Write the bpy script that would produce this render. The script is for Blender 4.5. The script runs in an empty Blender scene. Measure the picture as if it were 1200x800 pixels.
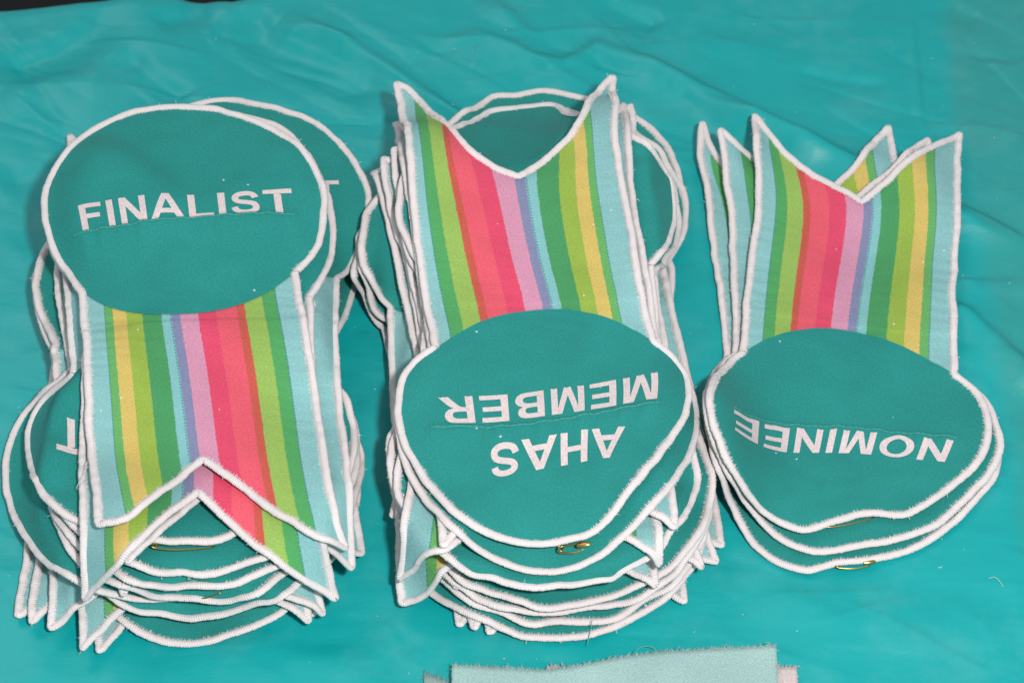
import bpy, bmesh, math, random
import numpy as np
from mathutils import Vector
from mathutils.geometry import tessellate_polygon

# ------------------------------------------------------------------ camera
DEP = math.radians(50.0)          # how steeply the camera looks down
DIST = 0.72
LENS = 80.0
FPX = LENS / 36.0 * 1200.0        # focal length in photo pixels
scene = bpy.context.scene
col = scene.collection
CAM = np.array([0.0, -DIST * math.cos(DEP), DIST * math.sin(DEP)])
FWD = np.array([0.0, math.cos(DEP), -math.sin(DEP)])
UPV = np.array([0.0, math.sin(DEP), math.cos(DEP)])
RGT = np.array([1.0, 0.0, 0.0])
cd = bpy.data.cameras.new("camera")
cam = bpy.data.objects.new("camera", cd)
col.objects.link(cam)
cam.location = CAM
cam.rotation_euler = (math.pi / 2 - DEP, 0, 0)
cd.lens = LENS
cd.sensor_width = 36.0
cd.clip_start = 0.01
cd.clip_end = 20.0
cd.dof.use_dof = True
cd.dof.focus_distance = 0.665
cd.dof.aperture_fstop = 26.0
scene.camera = cam

# ------------------------------------------------------------------ light
world = bpy.data.worlds.new("World")
scene.world = world
world.use_nodes = True
bg = world.node_tree.nodes["Background"]
bg.inputs[0].default_value = (0.86, 0.93, 1.0, 1)
bg.inputs[1].default_value = 0.38


def area(name, loc, target, size, power, colr):
    l = bpy.data.lights.new(name, 'AREA')
    l.shape = 'DISK'
    l.size = size
    l.energy = power
    l.color = colr
    o = bpy.data.objects.new(name, l)
    o.location = loc
    d = Vector(target) - Vector(loc)
    o.rotation_euler = d.to_track_quat('-Z', 'Y').to_euler()
    col.objects.link(o)
    return o


# the flash on the camera, just above and right of the lens
area("flash", (0.10, CAM[1] - 0.01, CAM[2] + 0.10), (0.0, -0.13, 0), 0.045, 5.15, (1.0, 0.95, 0.93))
# the room's ceiling light, far and soft
area("ceiling_light", (-0.9, 1.1, 1.9), (0, 0, 0), 0.9, 6.0, (1.0, 0.93, 0.86))

vs = scene.view_settings
vs.view_transform = 'Standard'
vs.look = 'None'
vs.exposure = 0.0
vs.gamma = 1.0
vs.use_curve_mapping = False
scene.render.engine = 'CYCLES'


# ------------------------------------------------------------------ helpers
def ray(px):
    px = np.asarray(px, float)
    return FWD + RGT * ((px[..., 0:1] - 600) / FPX) - UPV * ((px[..., 1:2] - 400) / FPX)


def on_plane(px, z):
    d = ray(px)
    t = (z - CAM[2]) / d[..., 2:3]
    return CAM + d * t


def to_px(p):
    q = np.asarray(p, float) - CAM
    w = q @ FWD
    return np.stack([600 + FPX * (q @ RGT) / w, 400 - FPX * (q @ UPV) / w], -1)


def mesh_obj(name, verts, faces, mat, parent=None, uv=None, smooth=True, loc=None):
    me = bpy.data.meshes.new(name)
    v = np.asarray(verts, float)
    if loc is not None:
        v = v - np.asarray(loc)
    me.from_pydata(v.tolist(), [], [tuple(int(i) for i in f) for f in faces])
    if uv is not None:
        uv = np.asarray(uv, float)
        lay = me.uv_layers.new(name="UVMap")
        idx = np.empty(len(me.loops), dtype=np.int32)
        me.loops.foreach_get("vertex_index", idx)
        lay.data.foreach_set("uv", uv[idx].astype(np.float32).ravel())
    me.polygons.foreach_set("use_smooth", [smooth] * len(me.polygons))
    if isinstance(mat, (list, tuple)):
        for m in mat:
            me.materials.append(m)
    else:
        me.materials.append(mat)
    me.update()
    o = bpy.data.objects.new(name, me)
    col.objects.link(o)
    if parent is not None:
        o.parent = parent
    elif loc is not None:
        o.location = loc
    return o


def grid_faces(nu, nv, wrap=False):
    f = []
    for j in range(nv - 1):
        for i in range(nu if wrap else nu - 1):
            a = j * nu + i
            b = j * nu + (i + 1) % nu
            f.append((a, b, b + nu, a + nu))
    return f


class Noise:
    """smooth value noise on a lattice"""
    def __init__(s, seed, n=64):
        s.n = n
        s.g = np.random.RandomState(seed).uniform(-1, 1, (n, n))

    def __call__(s, x, y):
        x = np.asarray(x, float); y = np.asarray(y, float)
        xi = np.floor(x).astype(int); yi = np.floor(y).astype(int)
        fx = x - xi; fy = y - yi
        fx = fx * fx * (3 - 2 * fx); fy = fy * fy * (3 - 2 * fy)
        g = s.g; n = s.n
        a = g[xi % n, yi % n]; b = g[(xi + 1) % n, yi % n]
        c = g[xi % n, (yi + 1) % n]; d = g[(xi + 1) % n, (yi + 1) % n]
        return (a * (1 - fx) + b * fx) * (1 - fy) + (c * (1 - fx) + d * fx) * fy


# ------------------------------------------------------------------ materials
def new_mat(name):
    m = bpy.data.materials.new(name)
    m.use_nodes = True
    nt = m.node_tree
    return m, nt, nt.nodes["Principled BSDF"]


def N(nt, t, **kw):
    n = nt.nodes.new(t)
    for k, v in kw.items():
        setattr(n, k, v)
    return n


def math_node(nt, op, a, b=None, c=None, clamp=False):
    n = nt.nodes.new("ShaderNodeMath")
    n.operation = op
    n.use_clamp = clamp
    for i, x in enumerate((a, b, c)):
        if x is None:
            continue
        if isinstance(x, (int, float)):
            n.inputs[i].default_value = x
        else:
            nt.links.new(x, n.inputs[i])
    return n.outputs[0]


def mix_rgb(nt, fac, a, b, blend='MIX'):
    n = nt.nodes.new("ShaderNodeMix")
    n.data_type = 'RGBA'
    n.blend_type = blend
    for sock, x in ((n.inputs[0], fac), (n.inputs[6], a), (n.inputs[7], b)):
        if isinstance(x, (int, float)):
            sock.default_value = x
        elif isinstance(x, tuple):
            sock.default_value = x
        else:
            nt.links.new(x, sock)
    return n.outputs[2]


def noise_tex(nt, vec, scale, detail=3, rough=0.6):
    n = N(nt, "ShaderNodeTexNoise")
    n.inputs["Scale"].default_value = scale
    n.inputs["Detail"].default_value = detail
    n.inputs["Roughness"].default_value = rough
    if vec is not None:
        nt.links.new(vec, n.inputs["Vector"])
    return n.outputs["Fac"]


def weave(nt, vec, pitch):
    """over-under weave height from a metric vector"""
    sep = N(nt, "ShaderNodeSeparateXYZ")
    nt.links.new(vec, sep.inputs[0])
    k = 2 * math.pi / pitch
    sx = math_node(nt, 'SINE', math_node(nt, 'MULTIPLY', sep.outputs[0], k))
    sy = math_node(nt, 'SINE', math_node(nt, 'MULTIPLY', sep.outputs[1], k))
    return math_node(nt, 'MULTIPLY', sx, sy)


def fabric_finish(nt, bsdf, vec, pitch=0.00065, strength=0.35, dist=0.00012, lint=True, color=None):
    w = weave(nt, vec, pitch)
    n1 = noise_tex(nt, vec, 1500, 3, 0.75)
    n2 = noise_tex(nt, vec, 60, 3, 0.55)
    h = math_node(nt, 'ADD', math_node(nt, 'MULTIPLY', w, 0.35), math_node(nt, 'MULTIPLY', n1, 1.2))
    h = math_node(nt, 'ADD', h, math_node(nt, 'MULTIPLY', n2, 4.0))
    b = N(nt, "ShaderNodeBump")
    b.inputs["Strength"].default_value = strength
    b.inputs["Distance"].default_value = dist
    nt.links.new(h, b.inputs["Height"])
    nt.links.new(b.outputs[0], bsdf.inputs["Normal"])
    bsdf.inputs["Roughness"].default_value = 0.85
    bsdf.inputs["Specular IOR Level"].default_value = 0.25
    bsdf.inputs["Sheen Weight"].default_value = 0.03
    bsdf.inputs["Sheen Roughness"].default_value = 0.5
    if color is not None:
        # tone variation of the thread, and faint worn patches
        t = N(nt, "ShaderNodeMapRange")
        t.inputs[1].default_value = 0.25; t.inputs[2].default_value = 0.75
        t.inputs[3].default_value = 0.76; t.inputs[4].default_value = 1.24
        nt.links.new(n1, t.inputs[0])
        c = mix_rgb(nt, 1.0, color, t.outputs[0], 'MULTIPLY')
        n3 = noise_tex(nt, vec, 35, 4, 0.6)
        t2 = N(nt, "ShaderNodeMapRange")
        t2.inputs[1].default_value = 0.3; t2.inputs[2].default_value = 0.7
        t2.inputs[3].default_value = 0.92; t2.inputs[4].default_value = 1.08
        nt.links.new(n3, t2.inputs[0])
        c = mix_rgb(nt, 1.0, c, t2.outputs[0], 'MULTIPLY')
        wv = N(nt, "ShaderNodeMapRange")
        wv.inputs[1].default_value = -1; wv.inputs[2].default_value = 1
        wv.inputs[3].default_value = 0.93; wv.inputs[4].default_value = 1.07
        nt.links.new(w, wv.inputs[0])
        c = mix_rgb(nt, 1.0, c, wv.outputs[0], 'MULTIPLY')
        if lint:
            vo = N(nt, "ShaderNodeTexVoronoi")
            vo.inputs["Scale"].default_value = 130
            nt.links.new(vec, vo.inputs["Vector"])
            d = math_node(nt, 'LESS_THAN', vo.outputs["Distance"], 0.05)
            sepc = N(nt, "ShaderNodeSeparateColor")
            nt.links.new(vo.outputs["Color"], sepc.inputs[0])
            d2 = math_node(nt, 'GREATER_THAN', sepc.outputs[0], 0.86)
            fac = math_node(nt, 'MULTIPLY', math_node(nt, 'MULTIPLY', d, d2), 0.7)
            c = mix_rgb(nt, fac, c, (0.75, 0.82, 0.8, 1))
        nt.links.new(c, bsdf.inputs["Base Color"])


def srgb(r, g, b):
    f = lambda c: (c / 255 / 12.92) if c / 255 <= 0.04045 else ((c / 255 + 0.055) / 1.055) ** 2.4
    return (f(r), f(g), f(b), 1)


def uvvec(nt):
    n = N(nt, "ShaderNodeUVMap")
    n.uv_map = "UVMap"
    return n.outputs[0]


# teal print of the round end
M_DISC, nt, bs = new_mat("teal_printed_cotton")
fabric_finish(nt, bs, uvvec(nt), color=srgb(38, 142, 135))

# striped print of the tail; uv.x in metres, 0 in the middle
R = 0.045
HW = 0.77 * R
M_STRIPE, nt, bs = new_mat("striped_printed_cotton")
v = uvvec(nt)
sep = N(nt, "ShaderNodeSeparateXYZ")
nt.links.new(v, sep.inputs[0])
wob = noise_tex(nt, v, 220, 3, 0.7)
wob2 = noise_tex(nt, v, 2600, 2, 0.7)
xs = math_node(nt, 'ADD', sep.outputs[0], math_node(nt, 'MULTIPLY', math_node(nt, 'SUBTRACT', wob, 0.5), 0.0006))
xs = math_node(nt, 'ADD', xs, math_node(nt, 'MULTIPLY', math_node(nt, 'SUBTRACT', wob2, 0.5), 0.0016))
fx = math_node(nt, 'ADD', math_node(nt, 'DIVIDE', xs, 2 * HW), 0.5)
ramp = N(nt, "ShaderNodeValToRGB")
stops = [(0.0, (130, 190, 191)), (.105, (90, 172, 88)), (.145, (212, 187, 94)), (.215, (146, 180, 54)),
         (.30, (46, 150, 84)), (.395, (124, 190, 192)), (.445, (122, 130, 168)), (.485, (210, 142, 172)),
         (.57, (222, 52, 96)), (.645, (228, 76, 98)), (.735, (196, 74, 54)), (.77, (144, 184, 78)),
         (.85, (60, 160, 82)), (.91, (130, 190, 191))]
cr = ramp.color_ramp
cr.interpolation = 'CONSTANT'
while len(cr.elements) < len(stops):
    cr.elements.new(0.5)
for e, (p, c) in zip(cr.elements, stops):
    e.position = p
    e.color = srgb(*c)
nt.links.new(fx, ramp.inputs[0])
c = ramp.outputs[0]
# dashed turquoise top-stitching beside the pale stripes
dash = math_node(nt, 'GREATER_THAN', math_node(nt, 'SINE', math_node(nt, 'MULTIPLY', sep.outputs[1], 2 * math.pi / 0.0013)), -0.25)
for p in (.107, .441, .908):
    xx = (p - 0.5) * 2 * HW
    near = math_node(nt, 'LESS_THAN', math_node(nt, 'ABSOLUTE', math_node(nt, 'SUBTRACT', sep.outputs[0], xx)), 0.00024)
    c = mix_rgb(nt, math_node(nt, 'MULTIPLY', math_node(nt, 'MULTIPLY', near, dash), 0.85), c, srgb(20, 132, 140))
c = mix_rgb(nt, 0.06, c, srgb(225, 222, 215))
fabric_finish(nt, bs, v, color=c, strength=0.5)

# thread of the overlocked border; uv.x length, uv.y round the section
M_EDGE, nt, bs = new_mat("white_overlock_thread")
v = uvvec(nt)
n1 = noise_tex(nt, v, 40, 3)
n2 = noise_tex(nt, v, 1400, 3, 0.7)
c = mix_rgb(nt, n1, srgb(250, 240, 238), srgb(243, 237, 237))
c = mix_rgb(nt, math_node(nt, 'MULTIPLY', n2, 0.14), c, srgb(200, 192, 193))
nt.links.new(c, bs.inputs["Base Color"])
bs.inputs["Roughness"].default_value = 0.75
bs.inputs["Specular IOR Level"].default_value = 0.3
bs.inputs["Sheen Weight"].default_value = 0.2
b = N(nt, "ShaderNodeBump")
b.inputs["Strength"].default_value = 0.9
b.inputs["Distance"].default_value = 0.00025
sp_ = N(nt, "ShaderNodeSeparateXYZ")
nt.links.new(v, sp_.inputs[0])
st_ = math_node(nt, 'SINE', math_node(nt, 'MULTIPLY', sp_.outputs[0], 2 * math.pi / 0.00072))
st2 = math_node(nt, 'SINE', math_node(nt, 'MULTIPLY', sp_.outputs[0], 2 * math.pi / 0.00034))
hh_ = math_node(nt, 'ADD', math_node(nt, 'MULTIPLY', st_, 0.28), math_node(nt, 'MULTIPLY', n2, 1.2))
hh_ = math_node(nt, 'ADD', hh_, math_node(nt, 'MULTIPLY', st2, 0.15))
nt.links.new(hh_, b.inputs["Height"])
nt.links.new(b.outputs[0], bs.inputs["Normal"])

M_LETTER, nt, bs = new_mat("white_print")
tc = N(nt, "ShaderNodeTexCoord")
fabric_finish(nt, bs, tc.outputs["Object"], color=srgb(222, 208, 208), lint=False)

M_SEAM, nt, bs = new_mat("teal_seam_thread")
bs.inputs["Base Color"].default_value = srgb(58, 160, 150)
bs.inputs["Roughness"].default_value = 0.6

M_THREAD, nt, bs = new_mat("loose_thread_cotton")
bs.inputs["Base Color"].default_value = srgb(215, 222, 218)
bs.inputs["Roughness"].default_value = 0.8
M_TEALTHREAD, nt, bs = new_mat("loose_teal_thread")
bs.inputs["Base Color"].default_value = srgb(110, 178, 170)
bs.inputs["Roughness"].default_value = 0.8

M_BRASS, nt, bs = new_mat("brass_wire")
bs.inputs["Base Color"].default_value = srgb(205, 172, 100)
bs.inputs["Metallic"].default_value = 1.0
bs.inputs["Roughness"].default_value = 0.28

M_MINT, nt, bs = new_mat("pale_mint_cotton")
fabric_finish(nt, bs, uvvec(nt), pitch=0.0011, strength=0.5, color=srgb(158, 192, 188))
M_BLUSH, nt, bs = new_mat("blush_cotton")
fabric_finish(nt, bs, uvvec(nt), pitch=0.0009, strength=0.5, color=srgb(205, 192, 190))
M_GREYMINT, nt, bs = new_mat("grey_mint_cotton")
fabric_finish(nt, bs, uvvec(nt), pitch=0.0009, strength=0.5, color=srgb(140, 168, 166))

# thin glossy plastic tablecloth
M_CLOTH, nt, bs = new_mat("teal_plastic_sheet")
tc = N(nt, "ShaderNodeTexCoord")
ob = tc.outputs["Object"]
sep = N(nt, "ShaderNodeSeparateXYZ")
nt.links.new(ob, sep.inputs[0])
n1 = noise_tex(nt, ob, 9, 4, 0.6)
c = mix_rgb(nt, n1, srgb(6, 162, 163), srgb(12, 171, 172))
# beyond the packing crease at the right the sheet lies doubled and greyer
jag = math_node(nt, 'MULTIPLY', math_node(nt, 'SUBTRACT', noise_tex(nt, ob, 14, 2), 0.5), 0.012)
xl = math_node(nt, 'SUBTRACT', math_node(nt, 'ADD', sep.outputs[0], jag), 0.150)
xl = math_node(nt, 'ADD', xl, math_node(nt, 'MULTIPLY', sep.outputs[1], -0.02))
pan = N(nt, "ShaderNodeMapRange")
pan.inputs[1].default_value = -0.001; pan.inputs[2].default_value = 0.006
pan.inputs[3].default_value = 0.0; pan.inputs[4].default_value = 0.42
nt.links.new(xl, pan.inputs[0])
c = mix_rgb(nt, pan.outputs[0], c, srgb(64, 146, 136))
# scuffs and dust
vo = N(nt, "ShaderNodeTexVoronoi")
vo.inputs["Scale"].default_value = 55
nt.links.new(ob, vo.inputs["Vector"])
sc = N(nt, "ShaderNodeSeparateColor")
nt.links.new(vo.outputs["Color"], sc.inputs[0])
spot = math_node(nt, 'MULTIPLY', math_node(nt, 'LESS_THAN', vo.outputs["Distance"], 0.018),
                 math_node(nt, 'GREATER_THAN', sc.outputs[1], 0.7))
c = mix_rgb(nt, math_node(nt, 'MULTIPLY', spot, 0.55), c, (0.6, 0.8, 0.78, 1))
n4 = noise_tex(nt, ob, 30, 6, 0.7)
dust = N(nt, "ShaderNodeMapRange")
dust.inputs[1].default_value = 0.5; dust.inputs[2].default_value = 0.8
dust.inputs[3].default_value = 0.0; dust.inputs[4].default_value = 0.10
nt.links.new(n4, dust.inputs[0])
c = mix_rgb(nt, dust.outputs[0], c, (0.45, 0.7, 0.68, 1))
nt.links.new(c, bs.inputs["Base Color"])
rr = N(nt, "ShaderNodeMapRange")
rr.inputs[3].default_value = 0.36; rr.inputs[4].default_value = 0.5
nt.links.new(n4, rr.inputs[0])
nt.links.new(rr.outputs[0], bs.inputs["Roughness"])
bs.inputs["Specular IOR Level"].default_value = 0.5
# fine crumple of the film
mp = N(nt, "ShaderNodeMapping")
mp.inputs["Rotation"].default_value = (0, 0, 0.5)
mp.inputs["Scale"].default_value = (1.0, 2.6, 1)
nt.links.new(ob, mp.inputs[0])
n5 = noise_tex(nt, mp.outputs[0], 22, 6, 0.55)
n6 = noise_tex(nt, ob, 1800, 2, 0.5)
hh = math_node(nt, 'ADD', math_node(nt, 'MULTIPLY', n5, 0.0015), math_node(nt, 'MULTIPLY', n6, 0.00003))
b = N(nt, "ShaderNodeBump")
b.inputs["Strength"].default_value = 0.55
b.inputs["Distance"].default_value = 1.0
nt.links.new(hh, b.inputs["Height"])
nt.links.new(b.outputs[0], bs.inputs["Normal"])

M_FLOOR, nt, bs = new_mat("dark_floor")
tc = N(nt, "ShaderNodeTexCoord")
n1 = noise_tex(nt, tc.outputs["Object"], 6, 5)
c = mix_rgb(nt, n1, (0.006, 0.006, 0.007, 1), (0.018, 0.017, 0.018, 1))
nt.links.new(c, bs.inputs["Base Color"])
bs.inputs["Roughness"].default_value = 0.9
M_WOOD, nt, bs = new_mat("grey_laminate")
tc = N(nt, "ShaderNodeTexCoord")
n1 = noise_tex(nt, tc.outputs["Object"], 40, 4)
c = mix_rgb(nt, n1, (0.22, 0.21, 0.2, 1), (0.3, 0.29, 0.28, 1))
nt.links.new(c, bs.inputs["Base Color"])

# ------------------------------------------------------------------ floor, table, tablecloth
FLOOR_Z = -0.745
nx = ny = 2
s = 6.0
fl = mesh_obj("floor", [(-s, -s, FLOOR_Z), (s, -s, FLOOR_Z), (s, s, FLOOR_Z), (-s, s, FLOOR_Z)], [(0, 1, 2, 3)], M_FLOOR)
fl["kind"] = "structure"


def seg_dist(px, py, pts):
    """distance (photo-scaled) to a polyline and parameter, arrays in metres"""
    best = np.full(px.shape, 1e9)
    side = np.zeros(px.shape)
    tt = np.zeros(px.shape)
    L = [0]
    for a, b in zip(pts[:-1], pts[1:]):
        L.append(L[-1] + np.hypot(*(b - a)))
    for k, (a, b) in enumerate(zip(pts[:-1], pts[1:])):
        d = b - a
        l2 = d @ d
        t = np.clip(((px - a[0]) * d[0] + (py - a[1]) * d[1]) / l2, 0, 1)
        qx = px - (a[0] + t * d[0]); qy = py - (a[1] + t * d[1])
        dist = np.hypot(qx, qy)
        sd = np.sign(d[0] * qy - d[1] * qx)
        m = dist < best
        best = np.where(m, dist, best)
        side = np.where(m, sd, side)
        tt = np.where(m, (L[k] + t * (L[k + 1] - L[k])) / L[-1], tt)
    return best, side, tt


# wrinkles of the sheet, traced where they run: points, height (m), width (m)
CREASES = [
    ([(330, 20), (400, 52), (470, 95), (540, 150), (640, 215)], 0.0032, 0.0045),
    ([(340, 40), (415, 70), (490, 120), (560, 175)], -0.0018, 0.005),
    ([(500, 58), (560, 48), (620, 72), (660, 82), (700, 62), (760, 82), (860, 130), (960, 175), (1060, 210)], 0.0030, 0.0055),
    ([(560, 66), (640, 92), (700, 80), (760, 98), (850, 150)], -0.0018, 0.005),
    ([(800, 118), (870, 145), (960, 182), (1050, 218), (1120, 260), (1200, 300)], 0.0022, 0.004),
    ([(1080, 225), (1130, 252), (1210, 290)], 0.0022, 0.0038),
    ([(1090, 350), (1130, 372), (1190, 425), (1230, 470)], 0.0022, 0.0040),
    ([(1110, 330), (1170, 332), (1230, 334)], 0.0006, 0.0025),
    ([(180, 28), (215, 12), (245, -4)], -0.0014, 0.0040),
    ([(245, 24), (300, 19), (320, 16)], -0.0008, 0.0045),
    ([(-10, 80), (60, 62), (110, 30), (130, 0)], -0.0022, 0.006),
    ([(140, 60), (180, 95), (230, 125)], -0.0016, 0.006),
    ([(0, 120), (60, 100), (140, 95)], 0.0012, 0.008),
    ([(260, 20), (320, 55), (420, 95), (450, 130)], -0.0016, 0.009),
    ([(570, 0), (600, 28), (640, 60)], 0.0012, 0.004),
    ([(700, 0), (735, 15), (780, 30)], -0.0016, 0.004),
    ([(1110, 0), (1122, 14), (1150, 20)], -0.0007, 0.004),
    ([(920, 80), (980, 90), (1040, 98)], -0.0008, 0.003),
    ([(0, 300), (60, 292), (120, 300)], 0.0005, 0.003),
    ([(0, 215), (50, 200), (90, 190)], -0.0009, 0.006),
    ([(430, 120), (420, 220), (440, 330)], -0.0007, 0.01),
    ([(820, 420), (812, 520), (830, 640), (880, 720)], -0.0009, 0.008),
    ([(850, 690), (980, 722), (1120, 735), (1230, 742)], 0.0009, 0.010),
    ([(840, 720), (960, 760), (1100, 800)], -0.0009, 0.009),
    ([(0, 640), (30, 740), (60, 820)], 0.0007, 0.01),
    ([(120, 790), (300, 770), (470, 775)], 0.0007, 0.008),
    ([(1180, 480), (1170, 600), (1190, 720)], 0.0009, 0.010),
    ([(440, 430), (440, 520), (430, 640), (440, 720)], 0.0008, 0.008),
    ([(1068, 0), (1072, 60), (1078, 120), (1083, 160)], 0.0006, 0.0014),
]
EDGE_PX = [(-700, 36), (-300, 30), (0, 22), (50, 17), (100, 12), (150, 5), (190, 4), (240, 9), (270, 10), (300, 4), (340, -4),
           (400, -3), (460, -6), (560, -8), (700, -7), (820, -6), (950, -8), (1080, -7), (1150, -3), (1200, 1), (1500, 0), (1900, 4)]
ep = on_plane(np.array(EDGE_PX, float), 0.0)

XW = 0.55
YN = -0.55
xs_ = np.concatenate([np.linspace(-XW, -0.20, 40)[:-1], np.linspace(-0.20, 0.20, 520), np.linspace(0.20, XW, 40)[1:]])
ts_ = np.concatenate([np.linspace(YN, -0.16, 30)[:-1], np.linspace(-0.16, 0.175, 430)])
yedge = np.interp(xs_, ep[:, 0], ep[:, 1])
Y1 = 0.165
rows = []
nA = Noise(5); nB = Noise(6); nC = Noise(7)


FINE = []
_r = np.random.RandomState(77)
for _k in range(190):
    if _k < 125:      # the crumpled far part
        cx_, cy_ = _r.uniform(-20, 1220), _r.uniform(5, 230)
    elif _k < 158:
        cx_, cy_ = _r.choice([_r.uniform(-20, 60), _r.uniform(1100, 1220), _r.uniform(430, 480)]), _r.uniform(200, 800)
    else:
        cx_, cy_ = _r.uniform(0, 1200), _r.uniform(640, 800)
    an_ = math.radians(_r.normal(24, 22))
    ln_ = _r.uniform(20, 120)
    FINE.append(((cx_ - ln_ * math.cos(an_), cy_ - ln_ * math.sin(an_) * 0.75), (cx_ + ln_ * math.cos(an_), cy_ + ln_ * math.sin(an_) * 0.75),
                 _r.choice([-1, 1]) * _r.uniform(0.0002, 0.0009) * (1.0 if _k < 125 else 0.5), _r.uniform(0.0008, 0.0018)))


def cloth_height(X, Y):
    Z = 0.0013 * nA(X * 22 + 5, Y * 26 + 9) + 0.0004 * nB(X * 55 + Y * 30, Y * 60 - X * 20)
    Z += 0.00022 * nC(X * 150 + Y * 40, Y * 170 + 3)
    for pts, h, w in CREASES:
        P = on_plane(np.array(pts, float), 0.0)[:, :2]
        d, sd, t = seg_dist(X, Y, P)
        fade = np.clip(np.minimum(t, 1 - t) * 5, 0, 1)
        w2 = np.where(sd > 0, w * 0.8, w * 2.0)          # one flank steeper than the other
        Z += 1.75 * h * fade * np.exp(-(d / w2) ** 2) * (0.8 + 0.35 * nB(X * 60, Y * 60))
    for (a, b, h, w) in FINE:
        P = on_plane(np.array([a, b], float), 0.0)[:, :2]
        d = P[1] - P[0]
        l2 = d @ d
        t = ((X - P[0, 0]) * d[0] + (Y - P[0, 1]) * d[1]) / l2
        m = (t > 0) & (t < 1)
        qx = X - (P[0, 0] + t * d[0]); qy = Y - (P[0, 1] + t * d[1])
        dist = np.hypot(qx, qy) * np.sign(d[0] * qy - d[1] * qx) + 0.0015 * nB(X * 45 + 3, Y * 45)
        w2 = np.where(dist > 0, w, w * 3.5)
        Z += np.where(m, h * np.sin(np.clip(t, 0, 1) * math.pi) ** 0.7 * np.exp(-np.abs(dist) / w2), 0)
    return Z


# the sheet: flat part up to the far table edge, rolled over it and hanging
ncol = len(xs_)
flat_t = np.linspace(0, 1, len(ts_))
X = np.tile(xs_, (len(ts_), 1))
base = (ts_ - YN) / (ts_[-1] - YN)
Y = YN + base[:, None] * (yedge[None, :] - YN)
Z = cloth_height(X, Y)
rings = [(X, Y, Z)]
rad = 0.010
for a in np.linspace(0.15, 1.0, 8):
    an = a * math.pi / 2
    rings.append((X[-1:], Y[-1:] + rad * math.sin(an), Z[-1:] * (1 - a) - rad * (1 - math.cos(an))))
for k, dz in enumerate(np.linspace(0.02, 0.22, 14)):
    wv = 0.006 * np.sin(xs_ * 60 + 1.3) * dz / 0.1 + 0.004 * nA(xs_ * 40, xs_ * 0 + 2) * dz / 0.1
    rings.append((X[-1:], Y[-1:] + rad + wv[None, :] + 0.004, np.full_like(X[-1:], -rad - dz)))
GX = np.concatenate([r[0] for r in rings]); GY = np.concatenate([r[1] for r in rings]); GZ = np.concatenate([r[2] for r in rings])
vv = np.stack([GX.ravel(), GY.ravel(), GZ.ravel()], 1)
cl = mesh_obj("tablecloth", vv, grid_faces(ncol, GX.shape[0]), M_CLOTH)
cl["label"] = "thin teal plastic tablecloth, crumpled, under all the ribbons"
cl["category"] = "tablecloth"

# the table under the sheet
ty = float(np.min(np.interp(np.linspace(-XW, XW, 50), ep[:, 0], ep[:, 1]))) - 0.004
tb = bpy.data.objects.new("table", None)
col.objects.link(tb)
tb.location = (0, 0, FLOOR_Z)
tb["label"] = "table almost fully hidden beneath the teal plastic sheet"
tb["category"] = "table"


def box(name, x0, x1, y0, y1, z0, z1, mat, parent):
    bm = bmesh.new()
    bmesh.ops.create_cube(bm, size=1)
    for v_ in bm.verts:
        v_.co = ((x0 + x1) / 2 + v_.co.x * (x1 - x0), (y0 + y1) / 2 + v_.co.y * (y1 - y0), (z0 + z1) / 2 + v_.co.z * (z1 - z0))
    bmesh.ops.bevel(bm, geom=bm.edges[:], offset=0.003, segments=2, affect='EDGES')
    me = bpy.data.meshes.new(name)
    bm.to_mesh(me); bm.free()
    me.materials.append(mat)
    o = bpy.data.objects.new(name, me)
    col.objects.link(o)
    o.parent = parent
    return o


box("tabletop", -XW + 0.01, XW - 0.01, YN + 0.005, ty, 0.745 - 0.034, 0.745 - 0.006, M_WOOD, tb)
for lx in (-1, 1):
    for ly in (YN + 0.06, ty - 0.06):
        box("leg", lx * (XW - 0.06) - 0.018, lx * (XW - 0.06) + 0.018, ly - 0.018, ly + 0.018, 0.0, 0.711, M_WOOD, tb)

# ------------------------------------------------------------------ height of what already lies there
CELL = 0.0014
GX0, GY0 = -0.22, -0.22
NXG = NYG = int(0.46 / CELL)
gxs = GX0 + np.arange(NXG) * CELL
gys = GY0 + np.arange(NYG) * CELL
gX, gY = np.meshgrid(gxs, gys, indexing='ij')
H = cloth_height(gX, gY)
H = np.maximum(H, 0) + 0.0004


def gauss(A, sigma):
    r = int(3 * sigma / CELL + 1)
    k = np.exp(-0.5 * ((np.arange(-r, r + 1) * CELL) / sigma) ** 2)
    k /= k.sum()
    P = np.pad(A, r, mode='edge')
    P = np.apply_along_axis(lambda m: np.convolve(m, k, mode='valid'), 0, P)
    P = np.apply_along_axis(lambda m: np.convolve(m, k, mode='valid'), 1, P)
    return P


def dilate(A, r):
    out = A.copy()
    for dx in range(-r, r + 1):
        for dy in range(-r, r + 1):
            if dx * dx + dy * dy <= r * r + 1:
                out = np.maximum(out, np.roll(np.roll(A, dx, 0), dy, 1))
    return out


def envelope(sig=0.0042, n=1):
    D = dilate(H, 1)
    S = D
    for k in range(n):
        S = np.maximum(gauss(S, sig), D)
    return gauss(S, 0.0012)


def sample(S, x, y):
    fx = np.clip((x - GX0) / CELL, 0, NXG - 2.001)
    fy = np.clip((y - GY0) / CELL, 0, NYG - 2.001)
    i = fx.astype(int); j = fy.astype(int)
    a = fx - i; b = fy - j
    return (S[i, j] * (1 - a) + S[i + 1, j] * a) * (1 - b) + (S[i, j + 1] * (1 - a) + S[i + 1, j + 1] * a) * b


def splat(x, y, z):
    i = np.clip(((x - GX0) / CELL + 0.5).astype(int), 1, NXG - 2)
    j = np.clip(((y - GY0) / CELL + 0.5).astype(int), 1, NYG - 2)
    for dx in (-1, 0, 1):
        for dy in (-1, 0, 1):
            np.maximum.at(H, (i + dx, j + dy), z)


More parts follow.
